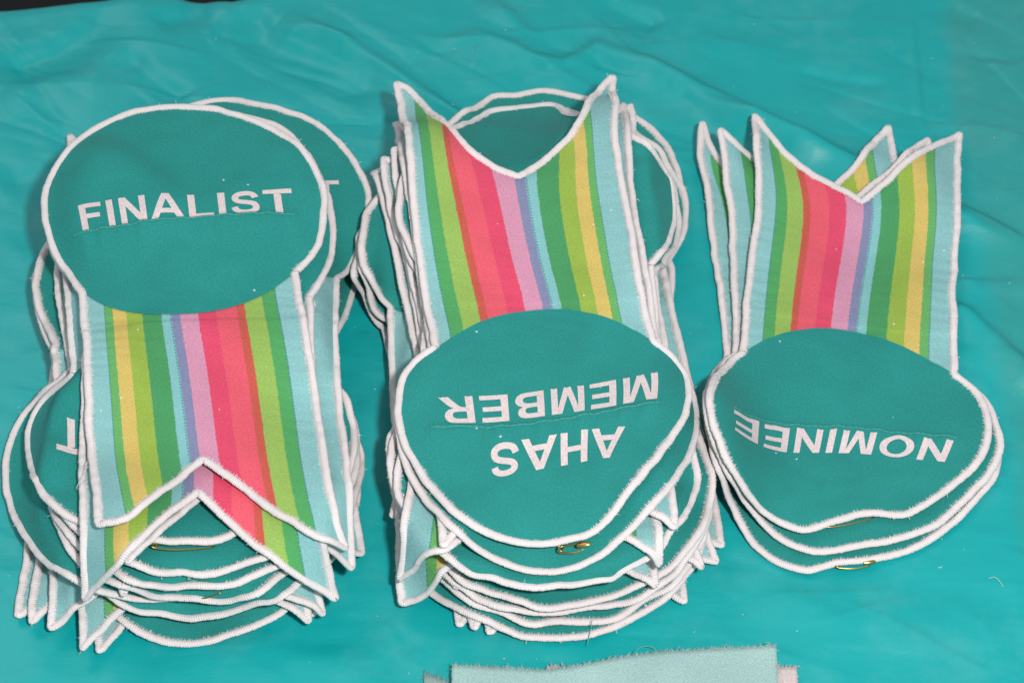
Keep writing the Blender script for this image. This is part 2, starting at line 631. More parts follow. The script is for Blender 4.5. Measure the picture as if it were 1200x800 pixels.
def first_hit(px, S, zmax=0.075, off=0.0):
    d = ray(px)
    n = len(d)
    z = np.full(n, zmax)
    done = np.zeros(n, bool)
    res = np.zeros((n, 3))
    step = 0.0004
    while not done.all() and z.max() > -0.005:
        t = (z - CAM[2]) / d[:, 2]
        p = CAM + d * t[:, None]
        s_ = sample(S, p[:, 0], p[:, 1]) + off
        hit = (~done) & (z <= s_)
        res[hit] = p[hit]
        done |= hit
        z = np.where(done, z, z - step)
    return res


# ------------------------------------------------------------------ lettering outlines
def curve(cx, cy, rx, ry, n=28):
    return [(cx + rx * math.cos(2 * math.pi * i / n), cy + ry * math.sin(2 * math.pi * i / n)) for i in range(n)]


def catmull(P, k=5):
    P = [np.array(p, float) for p in P]
    Q = [2 * P[0] - P[1]] + P + [2 * P[-1] - P[-2]]
    out = []
    for i in range(1, len(Q) - 2):
        for t in np.linspace(0, 1, k, endpoint=False):
            a, b, c_, d = Q[i - 1:i + 3]
            out.append(0.5 * ((2 * b) + (c_ - a) * t + (2 * a - 5 * b + 4 * c_ - d) * t * t + (3 * b - a - 3 * c_ + d) * t ** 3))
    out.append(P[-1])
    return out


def stroke(P, w):
    C = catmull(P, 4)
    L, Rr = [], []
    for i, p in enumerate(C):
        d = C[min(i + 1, len(C) - 1)] - C[max(i - 1, 0)]
        d = d / np.hypot(*d)
        n = np.array([-d[1], d[0]])
        L.append(tuple(p + n * w)); Rr.append(tuple(p - n * w))
    return L + Rr[::-1]


GL = {
    'I': (278, [[(71, 0), (71, 716), (215, 716), (215, 0)]]),
    'F': (611, [[(73, 0), (73, 716), (564, 716), (564, 595), (218, 595), (218, 425), (517, 425), (517, 304), (218, 304), (218, 0)]]),
    'N': (722, [[(74, 0), (74, 716), (215, 716), (508, 238), (508, 716), (642, 716), (642, 0), (497, 0), (208, 467), (208, 0)]]),
    'A': (722, [[(718, 0), (561, 0), (498, 163), (212, 163), (153, 0), (0, 0), (279, 716), (432, 716)], [(452, 284), (354, 549), (257, 284)]]),
    'L': (611, [[(77, 0), (77, 710), (221, 710), (221, 121), (580, 121), (580, 0)]]),
    'T': (611, [[(234, 0), (234, 595), (21, 595), (21, 716), (590, 716), (590, 595), (378, 595), (378, 0)]]),
    'E': (667, [[(73, 0), (73, 716), (604, 716), (604, 595), (217, 595), (217, 436), (577, 436), (577, 315), (217, 315), (217, 121), (618, 121), (618, 0)]]),
    'M': (833, [[(71, 0), (71, 716), (287, 716), (417, 228), (545, 716), (762, 716), (762, 0), (628, 0), (628, 564), (486, 0), (347, 0), (205, 564), (205, 0)]]),
    'H': (722, [[(73, 0), (73, 716), (217, 716), (217, 434), (500, 434), (500, 716), (645, 716), (645, 0), (500, 0), (500, 313), (217, 313), (217, 0)]]),
    'O': (778, [curve(388, 358, 345, 368), curve(388, 358, 197, 247)]),
    'S': (667, [stroke([(535, 500), (500, 588), (420, 638), (320, 646), (210, 622), (143, 555), (148, 472), (205, 418), (300, 386), (400, 360),
                        (495, 315), (533, 235), (518, 145), (445, 85), (340, 64), (230, 76), (150, 130), (108, 235)], 66)]),
    'B': (722, [[(73, 0), (73, 716), (359, 716), (470, 708), (550, 680), (600, 625), (615, 540), (590, 460), (515, 398), (600, 358), (648, 290),
                 (655, 200), (615, 95), (535, 25), (420, 3), (317, 0)],
                [(218, 597), (218, 431), (313, 431), (400, 435), (450, 462), (467, 512), (450, 568), (400, 594), (313, 597)],
                [(218, 312), (218, 121), (351, 121), (435, 126), (488, 158), (505, 215), (485, 275), (425, 307), (330, 312)]]),
    'R': (722, [[(73, 0), (73, 716), (377, 716), (490, 708), (575, 675), (628, 605), (640, 515), (612, 415), (550, 350), (457, 320), (520, 270),
                 (570, 205), (698, 0), (525, 0), (421, 155), (360, 245), (312, 287), (247, 299), (218, 299), (218, 0)],
                [(218, 413), (218, 595), (331, 595), (425, 591), (473, 562), (491, 503), (476, 447), (435, 420), (350, 413)]]),
}


def densify(loop, st=50):
    out = []
    for a, b in zip(loop, loop[1:] + loop[:1]):
        n = max(1, int(math.hypot(b[0] - a[0], b[1] - a[1]) / st))
        for k in range(n):
            out.append((a[0] + (b[0] - a[0]) * k / n, a[1] + (b[1] - a[1]) * k / n))
    return out


def refine(tris, pts, lim):
    """split long edges so that a printed shape can follow the cloth"""
    pts = list(pts)
    mid = {}
    todo = list(tris); out = []
    while todo:
        t = todo.pop()
        e = [(math.dist(pts[t[k]], pts[t[(k + 1) % 3]]), k) for k in range(3)]
        d, k = max(e)
        if d < lim:
            out.append(t)
            continue
        a, b_, c_ = t[k], t[(k + 1) % 3], t[(k + 2) % 3]
        key = (min(a, b_), max(a, b_))
        if key not in mid:
            pts.append(((pts[a][0] + pts[b_][0]) / 2, (pts[a][1] + pts[b_][1]) / 2))
            mid[key] = len(pts) - 1
        m = mid[key]
        todo += [(a, m, c_), (m, b_, c_)]
    return out, pts


def letters(word, em, u0, v0, rot, bow=0.0, sq=1.0):
    """each letter's outline in the ribbon's own coordinates: [(verts2d, tris, letter)]"""
    tot = sum(GL[ch][0] for ch in word) / 1000 * em
    x = -tot / 2
    out = []
    cr_, sr_ = math.cos(rot), math.sin(rot)
    for ch in word:
        adv, loops = GL[ch]
        loops = [densify(l) for l in loops]
        tri = tessellate_polygon([[Vector((p[0], p[1], 0)) for p in l] for l in loops])
        flat = []
        for l in loops:
            for p in l:
                a = x + p[0] / 1000 * em
                b_ = p[1] / 1000 * em * sq + bow * (a / (tot / 2)) ** 2
                flat.append((u0 + a * cr_ - b_ * sr_, v0 + a * sr_ + b_ * cr_))
        tri, flat = refine([tuple(t) for t in tri], flat, em * 0.085)
        out.append((np.array(flat), tri, ch))
        x += adv / 1000 * em
    return out


# ------------------------------------------------------------------ ribbons
TIPV, NOTV = -3.08, -2.32
SH = math.degrees(math.acos(HW / R))          # shoulder angle
VSH = -math.sin(math.radians(SH))
ND = 25
DISC_ANG = np.linspace(-SH, 180 + SH, ND)


def tps(src, dst, lam=6e-5):
    n = len(src)
    d = np.linalg.norm(src[:, None] - src[None], axis=2)
    K = np.where(d > 0, d * d * np.log(d + 1e-12), 0) + lam * np.eye(n)
    P = np.hstack([np.ones((n, 1)), src])
    A = np.zeros((n + 3, n + 3))
    A[:n, :n] = K; A[:n, n:] = P; A[n:, :n] = P.T
    b = np.zeros((n + 3, dst.shape[1])); b[:n] = dst
    w = np.linalg.solve(A, b)

    def f(q):
        q = np.asarray(q, float)
        dd = np.linalg.norm(q[:, None] - src[None], axis=2)
        U = np.where(dd > 0, dd * dd * np.log(dd + 1e-12), 0)
        return U @ w[:n] + np.hstack([np.ones((len(q), 1)), q]) @ w[n:]
    return f


def resample(pts, ts):
    P = np.array(catmull(pts, 8)) if len(pts) > 2 else np.array(pts, float)
    # lengths as they lie on the table: the picture shortens them away from the camera
    L = np.concatenate([[0], np.cumsum(np.hypot(*(np.diff(P, axis=0) * np.array([1.0, 1.3])).T))])
    L /= L[-1]
    return np.stack([np.interp(ts, L, P[:, 0]), np.interp(ts, L, P[:, 1])], 1)


def controls_from_trace(tr):
    """disc: px from right shoulder counter-clockwise (in ribbon terms) to left shoulder; left/right: shoulder to tip;
    vl/vr: tip to notch; arc: px of the disc's point over the tail"""
    src, dst = [], []
    a = np.radians(DISC_ANG)
    dp = resample(tr['disc'], np.linspace(0, 1, len(a)))
    for ang, p in zip(a, dp):
        src.append((math.cos(ang), math.sin(ang))); dst.append(p)
    ts = np.array([0.25, 0.5, 0.75, 1.0])
    hw = HW / R
    for key, sg in (('left', -1), ('right', 1)):
        pp = resample(tr[key], ts)
        for t, p in zip(ts, pp):
            src.append((sg * hw, VSH + (TIPV - VSH) * t)); dst.append(p)
    for key, sg in (('vl', -1), ('vr', 1)):
        pp = resample(tr[key], np.array([0.15, 0.33, 0.66]))
        for t, p in zip((0.15, 0.33, 0.66), pp):
            src.append((sg * hw * (1 - t), TIPV + (NOTV - TIPV) * t)); dst.append(p)
    src.append((0, NOTV)); dst.append(np.array(tr['vl'][-1], float))
    if 'arc' in tr:
        src.append((0, -1.0)); dst.append(np.array(tr['arc'], float))
    return np.array(src), np.array(dst)


def controls_from_pose(c, lean, up, scale=1.0, disc=None, L=None, Rt=None, Nt=None, seed=0, jit=2.0, squash=(1, 1)):
    """c: pixel of the disc centre; lean: degrees; up: tail towards the viewer (disc far) or away"""
    src = []
    for ang in np.radians(DISC_ANG):
        src.append((math.cos(ang), math.sin(ang)))
    hw = HW / R
    for sg in (-1, 1):
        for t in (0.25, 0.5, 0.75, 1.0):
            src.append((sg * hw, VSH + (TIPV - VSH) * t))
    for sg in (-1, 1):
        for t in (0.33, 0.66):
            src.append((sg * hw * (1 - t), TIPV + (NOTV - TIPV) * t))
    src.append((0, NOTV))
    src.append((0, -1.0))
    src = np.array(src)
    c0 = on_plane(np.array([c], float), 0.012)[0]
    th = math.radians(lean) + (0 if up else math.pi)
    q = src * np.array(squash) * R * scale
    x = q[:, 0] * math.cos(th) - q[:, 1] * math.sin(th)
    y = q[:, 0] * math.sin(th) + q[:, 1] * math.cos(th)
    px = to_px(np.stack([c0[0] + x, c0[1] + y, np.full(len(x), 0.012)], 1))
    rng = np.random.RandomState(seed)
    px = px + rng.normal(0, jit, px.shape)
    if disc is not None:
        px[:ND] = resample(disc, np.linspace(0, 1, ND))
    iL = ND + 3; iR = ND + 7
    for tgt, idx in ((L, iL), (Rt, iR)):
        if tgt is None:
            continue
    dL = (np.array(L) - px[iL]) if L is not None else None
    dR = (np.array(Rt) - px[iR]) if Rt is not None else None
    if dL is None and dR is not None: dL = dR
    if dR is None and dL is not None: dR = dL
    if dL is not None:
        for i, (u_, v_) in enumerate(src):
            if i >= ND:
                wv = np.clip((v_ - VSH) / (TIPV - VSH), 0, 1)
                k = (u_ / hw + 1) / 2
                px[i] = px[i] + wv * (dL * (1 - k) + dR * k)
    return src, px


def border_local(step):
    """outline of the whole ribbon in local units, closed"""
    hw = HW / R
    P = []
    a0, a1 = math.radians(-SH), math.radians(180 + SH)
    n = int((a1 - a0) * R / step)
    for a in np.linspace(a0, a1, n, endpoint=False):
        P.append((math.cos(a), math.sin(a)))
    def line(p, q):
        m = int(math.hypot(q[0] - p[0], q[1] - p[1]) * R / step)
        for t in np.linspace(0, 1, m, endpoint=False):
            P.append((p[0] + (q[0] - p[0]) * t, p[1] + (q[1] - p[1]) * t))
    line((-hw, VSH), (-hw, TIPV)); line((-hw, TIPV), (0, NOTV)); line((0, NOTV), (hw, TIPV)); line((hw, TIPV), (hw, VSH))
    return np.array(P)


RIB = 0.00072


def closed_resample(P, step):
    Q = np.vstack([P, P[:1]])
    L = np.concatenate([[0], np.cumsum(np.linalg.norm(np.diff(Q, axis=0), axis=1))])
    n = int(L[-1] / step)
    n += n % 2
    t = np.linspace(0, L[-1], n, endpoint=False)
    return np.stack([np.interp(t, L, Q[:, k]) for k in range(Q.shape[1])], 1), t


def smooth_closed(A, r):
    out = np.zeros_like(A)
    ws = 0
    for k in range(-r, r + 1):
        w = math.exp(-0.5 * (k / (r / 2)) ** 2)
        out += w * np.roll(A, k, 0)
        ws += w
    return out / ws


def tube(P, rad, sides=6, closed=False, flat=1.0):
    P = np.asarray(P, float)
    n = len(P)
    T = np.gradient(P, axis=0)
    T /= np.linalg.norm(T, axis=1)[:, None] + 1e-12
    up = np.array([0, 0, 1.0])
    S_ = np.cross(T, up)
    S_ /= np.linalg.norm(S_, axis=1)[:, None] + 1e-9
    U_ = np.cross(S_, T)
    rr_ = np.broadcast_to(np.asarray(rad, float), (n,))
    V_ = []
    for i in range(n):
        for k in range(sides):
            a = 2 * math.pi * k / sides
            V_.append(P[i] + rr_[i] * (math.cos(a) * S_[i] + flat * math.sin(a) * U_[i]))
    F_ = grid_faces(sides, n, wrap=True)
    F_.append(tuple(range(sides))[::-1])
    F_.append(tuple(range((n - 1) * sides, n * sides)))
    return V_, F_


def ribbon(ctrl, label, group, seed, text=None, stripe_shift=0.0, lift=None, wave=0.0024, threads=0, seam=None,
           stiff=0.0042, soft=1, pins=(), plate=None, props=()):
    """lays one ribbon over what already lies there"""
    src, px = ctrl
    S = envelope(stiff, soft)
    if plate is not None:       # a padded badge bridges hollows below it
        cpx = px[:ND].mean(0)[None]
        c3 = first_hit(cpx, S)[0]
        dd = np.hypot(gX - c3[0], gY - c3[1] - plate[2]) / R
        S = np.maximum(S, c3[2] + plate[0] - plate[1] * dd ** 3)
        S = gauss(S, 0.0022) + 0.0003
    for (pxx, pyy, pz, pr) in props:      # stiff tail corners carry on level past the pile
        c3 = on_plane(np.array([[pxx, pyy]], float), pz)[0]
        dd = np.hypot(gX - c3[0], gY - c3[1]) / pr
        S = gauss(np.maximum(S, pz - 0.006 * dd ** 2), 0.0022)
    rng = np.random.RandomState(seed)
    ph = rng.uniform(0, 6.28, 6)
    nz = Noise(100 + seed)

    def local_lift(q):
        r = np.hypot(q[:, 0], q[:, 1])
        ang = np.arctan2(q[:, 1], q[:, 0])
        rim = np.clip(r, 0, 1.2) ** 5 * (q[:, 1] > -0.75)
        z = wave * rim * (0.5 + 0.32 * np.sin(3 * ang + ph[0]) + 0.3 * np.sin(7 * ang + ph[1]) + 0.16 * np.sin(13 * ang + ph[2]))
        z += 0.0006 * nz(q[:, 0] * 2.2 + 7, q[:, 1] * 2.2 + 9) + 0.00022 * nz(q[:, 0] * 7 + 3, q[:, 1] * 7 + 2)
        hw = HW / R
        tv = np.clip((q[:, 1] + 1.9) / (TIPV + 1.9), 0, 1)
        z += 0.0010 * tv * (1 + np.sin(q[:, 0] * 4 + ph[3]))
        z += 0.00045 * np.clip(-(q[:, 1] + 0.9), 0, 1) * np.sin(q[:, 1] * 5.5 + ph[4] + q[:, 0]) + 0.0004 + 0.0005 * (q[:, 1] < -1.05)
        eg = np.clip((np.abs(q[:, 0]) - 0.45) / 0.25, 0, 1) * (q[:, 1] < -0.6)
        z += 0.00016 * (0.35 + eg) * (q[:, 1] < -0.75) * np.sin(q[:, 1] * 62 + 3.5 * nz(q[:, 0] * 3, q[:, 1] * 4) + q[:, 0] * 9) * (0.6 + 0.6 * nz(q[:, 0] * 2 + 5, q[:, 1] * 3))
        if lift:
            for (lu, lv, lh, lr) in lift:
                z += lh * np.exp(-((q[:, 0] - lu) ** 2 + (q[:, 1] - lv) ** 2) / lr ** 2)
        return z

    hit = first_hit(px, S, off=local_lift(src))
    f = tps(src, hit[:, :2])

    def seam_v(u_):
        return seam[0] + math.tan(seam[1]) * u_ + seam[2] * u_ * u_

    def place(q, dz=0.0):
        q = np.asarray(q, float)
        xy = f(q)
        z = sample(S, xy[:, 0], xy[:, 1]) + local_lift(q) + dz
        if seam is not None:
            w_ = q[:, 1] - seam_v(q[:, 0])
            side = np.where(w_ * seam[3] > 0, 0.13, 0.022)
            m = np.clip((0.86 - np.abs(q[:, 0])) * 8, 0, 1)
            z += 0.0011 * m * (1 + 0.25 * np.sin(q[:, 0] * 42) + 0.2 * np.sin(q[:, 0] * 23 + 1)) * np.exp(-(w_ / side) ** 2)
        return np.stack([xy[:, 0], xy[:, 1], z], 1)

    o0 = place(np.array([[0, 0]]))[0]
    root = bpy.data.objects.new("award_ribbon", None)
    col.objects.link(root)
    root.location = o0
    root.empty_display_size = 0.02
    root["label"] = label
    root["category"] = "ribbon"
    root["group"] = group

    for a_, b_ in pins:
        safety_pin(root, o0, a_, b_)
    # striped tail
    nu, nv = 41, 120
    uu = np.linspace(-HW / R, HW / R, nu)
    q = []
    for j in range(nv):
        t = j / (nv - 1)
        for u_ in uu:
            ve = NOTV + (TIPV - NOTV) * abs(u_) / (HW / R)
            q.append((u_, -0.60 + (ve + 0.60) * t))
    q = np.array(q)
    pt = place(q)
    uvq = q * R + np.array([stripe_shift, 0])
    mesh_obj("striped_tail", pt, grid_faces(nu, nv), M_STRIPE, root, uv=uvq, loc=o0)
    # round end
    nr, na = 52, 150
    q2 = []
    for j in range(nr):
        r_ = (j / (nr - 1)) ** 0.9
        r_ = max(r_, 0.004)
        for i in range(na):
            a = 2 * math.pi * i / na
            q2.append((r_ * math.cos(a), r_ * math.sin(a)))
    q2 = np.array(q2)
    pd = place(q2, 0.00035)
    pg = pd.reshape(nr, na, 3)

    def on_disc(q3):
        q3 = np.asarray(q3)
        rr3 = np.clip(np.hypot(q3[:, 0], q3[:, 1]), 0.004, 0.999) ** (1 / 0.9) * (nr - 1)
        aa3 = (np.arctan2(q3[:, 1], q3[:, 0]) / (2 * math.pi) % 1.0) * na
        i0 = np.clip(rr3.astype(int), 0, nr - 2); j0 = aa3.astype(int) % na; j1 = (j0 + 1) % na
        fi = (rr3 - i0)[:, None]; fj = (aa3 - aa3.astype(int))[:, None]
        return (pg[i0, j0] * (1 - fi) + pg[i0 + 1, j0] * fi) * (1 - fj) + (pg[i0, j1] * (1 - fi) + pg[i0 + 1, j1] * fi) * fj

    disc = mesh_obj("round_badge", pd, grid_faces(na, nr, wrap=True) + [tuple(range(na))[::-1]], M_DISC, root, uv=q2 * R, loc=o0)
    # overlocked border
    bl = border_local(0.0008)
    bp = place(bl, 0.00045)
    P, tl = closed_resample(bp, RIB / 2)
    P = smooth_closed(P, 4)
    T = np.roll(P, -2, 0) - np.roll(P, 2, 0)
    T = smooth_closed(T, 4)
    T /= np.linalg.norm(T, axis=1)[:, None]
    Sd = np.cross(T, np.array([0, 0, 1.0]))
    Sd /= np.linalg.norm(Sd, axis=1)[:, None]
    Ud = np.cross(Sd, T)
    n = len(P)
    wid = 0.00114 * (1 + 0.10 * nz(tl * 160, tl * 0 + 1.5) + 0.07 * rng.uniform(-1, 1, n))
    alt = np.where(np.arange(n) % 2 == 0, 1.03, 0.965)
    P = P + Sd * (0.00030 * nz(tl * 220, tl * 0 + 4.5) + 0.00045 * nz(tl * 75, tl * 0 + 2.5))[:, None] + Ud * (0.00012 * nz(tl * 300, tl * 0 + 8.5))[:, None]
    sides = 8
    inner = 4
    V_ = np.zeros((n, sides, 3)); UVb = np.zeros((n, sides, 2))
    for k in range(sides):
        a = 2 * math.pi * k / sides
        jag = alt * (1 + 0.07 * rng.uniform(-1, 1, n) * (abs(math.cos(a)) > 0.9))
        if k == inner:       # the needle stitches bite into the cloth on the inner side
            jag = jag * (1 + 0.30 * rng.uniform(0, 1, n) * (np.arange(n) % 2))
        V_[:, k] = P + Sd * (wid * jag * math.cos(a))[:, None] + Ud * (0.00082 * alt * math.sin(a))[:, None]
        # lean of the stitches
        V_[:, k] += T * (0.0003 * math.cos(a))
        UVb[:, k, 0] = tl; UVb[:, k, 1] = k / sides * 0.008
    F_ = []
    for i in range(n):
        i2 = (i + 1) % n
        for k in range(sides):
            k2 = (k + 1) % sides
            F_.append((i * sides + k, i * sides + k2, i2 * sides + k2, i2 * sides + k))
    V_ = V_.reshape(-1, 3).tolist(); UVb = UVb.reshape(-1, 2).tolist()
    for i in range(0, n, 1):
        for rep in range(1):
            ln = rng.uniform(0.0002, 0.0010)
            p0 = P[i] - Sd[i] * (wid[i] * 0.80) + Ud[i] * 0.00010 + T[i] * rng.uniform(-0.0002, 0.0002)
            p1 = p0 - Sd[i] * (wid[i] * 0.20 + ln) + T[i] * rng.uniform(-0.0002, 0.0002) + Ud[i] * 0.00006
            w0 = T[i] * 0.00011
            b0 = len(V_)
            V_ += [(p0 - w0).tolist(), (p0 + w0).tolist(), p1.tolist(), (p0 + Ud[i] * 0.00012).tolist()]
            UVb += [(tl[i], 0.0)] * 4
            F_ += [(b0, b0 + 2, b0 + 3), (b0 + 3, b0 + 2, b0 + 1)]
    bo = mesh_obj("stitched_border", V_, F_, M_EDGE, root, uv=UVb, loc=o0)
    # stray thread ends on the border: short fibres
    FV, FF = [], []
    for t in range(threads + 46):
        i = rng.randint(n)
        long_ = t < threads
        ln = rng.uniform(0.002, 0.004) if long_ else rng.uniform(0.0005, 0.0013)
        d = Sd[i] * rng.choice([-1, 1]) + T[i] * rng.uniform(-0.9, 0.9) + Ud[i] * rng.uniform(-0.1, 0.5)
        d /= np.linalg.norm(d)
        pts = []
        cur = P[i] + Sd[i] * 0 + Ud[i] * 0.0006
        cur = P[i] + d * 0.0011
        for s_ in range(5):
            pts.append(cur.copy())
            d = d + rng.normal(0, 0.3, 3) + np.array([0, 0, -0.03])
            d /= np.linalg.norm(d)
            cur = cur + d * ln / 4
        for p_ in pts:
            p_[2] = max(p_[2], 0.0008)
        v_, f_ = tube(pts, 0.00013 if long_ else 0.00008, 3)
        b0 = len(FV)
        FV += v_; FF += [tuple(b0 + x for x in ff) for ff in f_]
    fz = mesh_obj("stray_fibres", FV, FF, M_EDGE, bo, uv=np.zeros((len(FV), 2)), loc=o0)
    fz["kind"] = "stuff"
    # lettering printed on the badge
    if text:
        for (word, em, u0, v0, rot, bow, sq) in text:
            for q3, tri, ch in letters(word, em, u0, v0, rot, bow, sq):
                p3 = on_disc(q3)
                p3[:, 2] += 0.00020
                lo = mesh_obj("printed_letter", p3, tri, M_LETTER, disc, loc=o0)
                lo["label"] = "white printed capital letter " + ch
    if seam is not None:
        us = np.linspace(-0.80, 0.80, 150)
        qs = np.stack([us, seam_v(us)], 1)
        sp = on_disc(qs) + np.array([0, 0, 0.0001])
        rad_ = np.where(np.arange(150) % 4 < 3, 0.00026, 0.00012)
        v_, f_ = tube(sp, rad_, 6)
        mesh_obj("seam_stitching", v_, f_, M_SEAM, disc, loc=o0)
    # remember the new surface
    splat(pt[:, 0], pt[:, 1], pt[:, 2] + 0.0004)
    splat(pd[:, 0], pd[:, 1], pd[:, 2] + 0.0004)
    splat(P[:, 0], P[:, 1], P[:, 2] + 0.0007)
    return dict(root=root, o=o0, place=place, S=S)


GF, GM, GN = "finalist ribbons in the left stack", "member ribbons in the middle stack", "nominee ribbons in the right stack"


def safety_pin(root, o0, a_px, b_px):
    """open wire of a brass safety pin fixed to the back of a ribbon; a: tail end, b: head end"""
    S = envelope()
    ph = first_hit(np.array([a_px, b_px], float), S)
    a, b_ = ph[0] + np.array([0, 0, 0.0006]), ph[1] + np.array([0, 0, 0.0006])
    d = b_ - a
    L = np.linalg.norm(d)
    d /= L
    sdv = np.cross(d, [0, 0, 1.0]); sdv /= np.linalg.norm(sdv)
    w = 0.0011
    pts = []
    for t in np.linspace(0, 1, 12):
        pts.append(b_ - d * L * t + sdv * w * (1 + 0.5 * math.sin(t * math.pi)))
    for k in range(10):        # the coil at the end
        an = k / 9 * 2.6 * math.pi
        pts.append(a - d * 0.0009 + (-d * math.sin(an) + sdv * math.cos(an)) * 0.0009 + np.array([0, 0, 0.00025 * k / 3]))
    for t in np.linspace(0, 1, 12):
        pts.append(a + d * L * t - sdv * w * 0.7)
    P = np.array(pts)
    zs = sample(S, P[:, 0], P[:, 1]) + 0.0007
    P[:, 2] = np.maximum(P[:, 2], zs)
    v_, f_ = tube(P, 0.00024, 6)
    pin = mesh_obj("safety_pin", v_, f_, M_BRASS, root, loc=o0)
    # cap
    hp = [b_ - d * 0.0022, b_ - d * 0.0016, b_ + d * 0.0002, b_ + d * 0.0016, b_ + d * 0.0020]
    v_, f_ = tube(np.array(hp) + np.array([0, 0, 0.0008]), [0.0004, 0.0008, 0.0008, 0.0007, 0.0003], 10, flat=0.6)
    mesh_obj("pin_cap", v_, f_, M_BRASS, pin, loc=o0)


RB = {}


def pose(*a, **k):
    return controls_from_pose(*a, **k)


def FT(rot=0.0, v0=-0.03, u0=0.0):
    return [("FINALIST", 0.345, u0, v0, math.radians(rot), 0.0, 0.90)]


# ---- left stack, bottom to top
ribbon(pose((212, 330), -3, True, seed=1, L=(22, 722), Rt=(300, 735)),
    "finalist ribbon whose tail tip sticks out farthest to the left below the left stack", GF, 1)
ribbon(pose((214, 328), -2, True, seed=16, L=(37, 731), Rt=(318, 722)),
    "finalist ribbon with its tail corner just right of the leftmost one, lower left", GF, 16)
ribbon(pose((212, 330), 0, True, seed=17, L=(117, 764), Rt=(368, 722)),
    "finalist ribbon with the rightmost pale tail corner at the left stack's lower left", GF, 17)
ribbon(pose((228, 632), 2, False, seed=2, L=(330, 230), disc=[(130, 520), (104, 560), (97, 620), (104, 680), (130, 713), (165, 742), (208, 756), (262, 747), (320, 724), (352, 690), (372, 640), (365, 580), (330, 520)]),
    "lowest teal disc at the near end of the left stack, closest to the bottom", GF, 2, wave=0.001)
ribbon(pose((212, 330), 0, True, seed=3, L=(97, 762), Rt=(362, 730)),
    "finalist ribbon whose pale blue tail corner reaches lowest under the left stack", GF, 3)
ribbon(pose((230, 606), 1, False, seed=4, L=(330, 225), disc=[(130, 500), (106, 545), (100, 600), (114, 660), (150, 694), (200, 714), (260, 709), (320, 690), (352, 660), (366, 620), (356, 560), (325, 500)]),
    "second lowest of the near discs under the left stack's striped tails", GF, 4)
ribbon(pose((210, 325), -1, True, seed=5, L=(60, 738), Rt=(378, 722)),
    "finalist ribbon with tail corner between two others at the left stack's lower left", GF, 5)
ribbon(pose((240, 573), 0, False, seed=13, L=(332, 215)),
    "third lowest of the near discs under the left stack's striped tails", GF, 13)
ribbon(controls_from_trace(dict(
    disc=[(82, 438), (46, 466), (16, 510), (7, 545), (13, 595), (48, 652), (98, 686), (165, 704), (230, 694), (290, 668), (330, 620), (338, 560), (325, 495), (300, 445)],
    left=[(300, 445), (312, 330), (330, 180)], right=[(82, 438), (72, 370), (70, 290), (82, 160)],
    vl=[(330, 180), (265, 220), (205, 265)], vr=[(82, 160), (140, 220), (205, 265)])),
    "finalist ribbon whose teal disc reaches farthest left, tail pointing away", GF, 6, wave=0.0006, soft=3)
ribbon(pose((250, 330), 2, True, seed=7, L=(145, 700), Rt=(424, 650)),
    "finalist ribbon with its tail edge outermost on the left stack's right side", GF, 7)
ribbon(pose((242, 556), 1, False, seed=15, L=(332, 212)),
    "near disc of the left stack directly above the lower brass pin", GF, 15, pins=[((230, 699), (260, 691))])
ribbon(pose((240, 541), -1, False, seed=14, L=(334, 210)),
    "near disc of the left stack between its two brass pins", GF, 14)
ribbon(pose((238, 526), -1, False, seed=8, L=(334, 205)),
    "near disc of the left stack that carries the upper brass pin on it", GF, 8)
ribbon(controls_from_trace(dict(
    disc=[(86, 440), (52, 470), (35, 502), (37, 545), (58, 588), (98, 614), (150, 629), (205, 635), (262, 631), (312, 600), (338, 560), (342, 500), (312, 445)],
    left=[(312, 445), (325, 330), (340, 190)], right=[(86, 440), (82, 370), (80, 300), (95, 180)],
    vl=[(340, 190), (280, 230), (215, 275)], vr=[(95, 180), (150, 230), (215, 275)])),
    "finalist ribbon with an upside-down T at the left of the striped tail", GF, 9,
    text=[("FINALIST", 0.345, 0.0, -0.02, math.radians(2), 0.0, 1.0)], wave=0.0006, soft=3, pins=[((184, 641), (251, 638))])
ribbon(pose((269, 249), -1.5, True, seed=10, L=(150, 660), Rt=(412, 668),
            disc=[(394, 326), (420, 298), (432, 250), (421, 202), (383, 155), (340, 133), (300, 124), (258, 119), (205, 132), (150, 165), (112, 225), (115, 280), (150, 335)]),
    "finalist ribbon shifted right, the end of a white T showing past the top disc", GF, 10,
    text=FT(3, -0.02, 0.03), wave=0.0004, soft=4, plate=(-0.001, 0.006, 0.004))
ribbon(controls_from_trace(dict(
    disc=[(362, 350), (384, 312), (390, 268), (378, 215), (345, 165), (295, 140), (215, 130), (140, 148), (85, 190), (60, 245), (66, 300), (104, 345)],
    left=[(104, 345), (100, 440), (97, 560), (101, 703)],
    right=[(362, 350), (366, 450), (374, 600), (393, 704)],
    vl=[(101, 703), (165, 632), (232, 577)], vr=[(393, 704), (300, 640), (232, 577)], arc=(228, 378))),
    "second ribbon of the left stack, its notch showing just below the top one's", GF, 11, wave=0.0004, stripe_shift=0.0004, soft=4, plate=(-0.001, 0.005, 0.004))
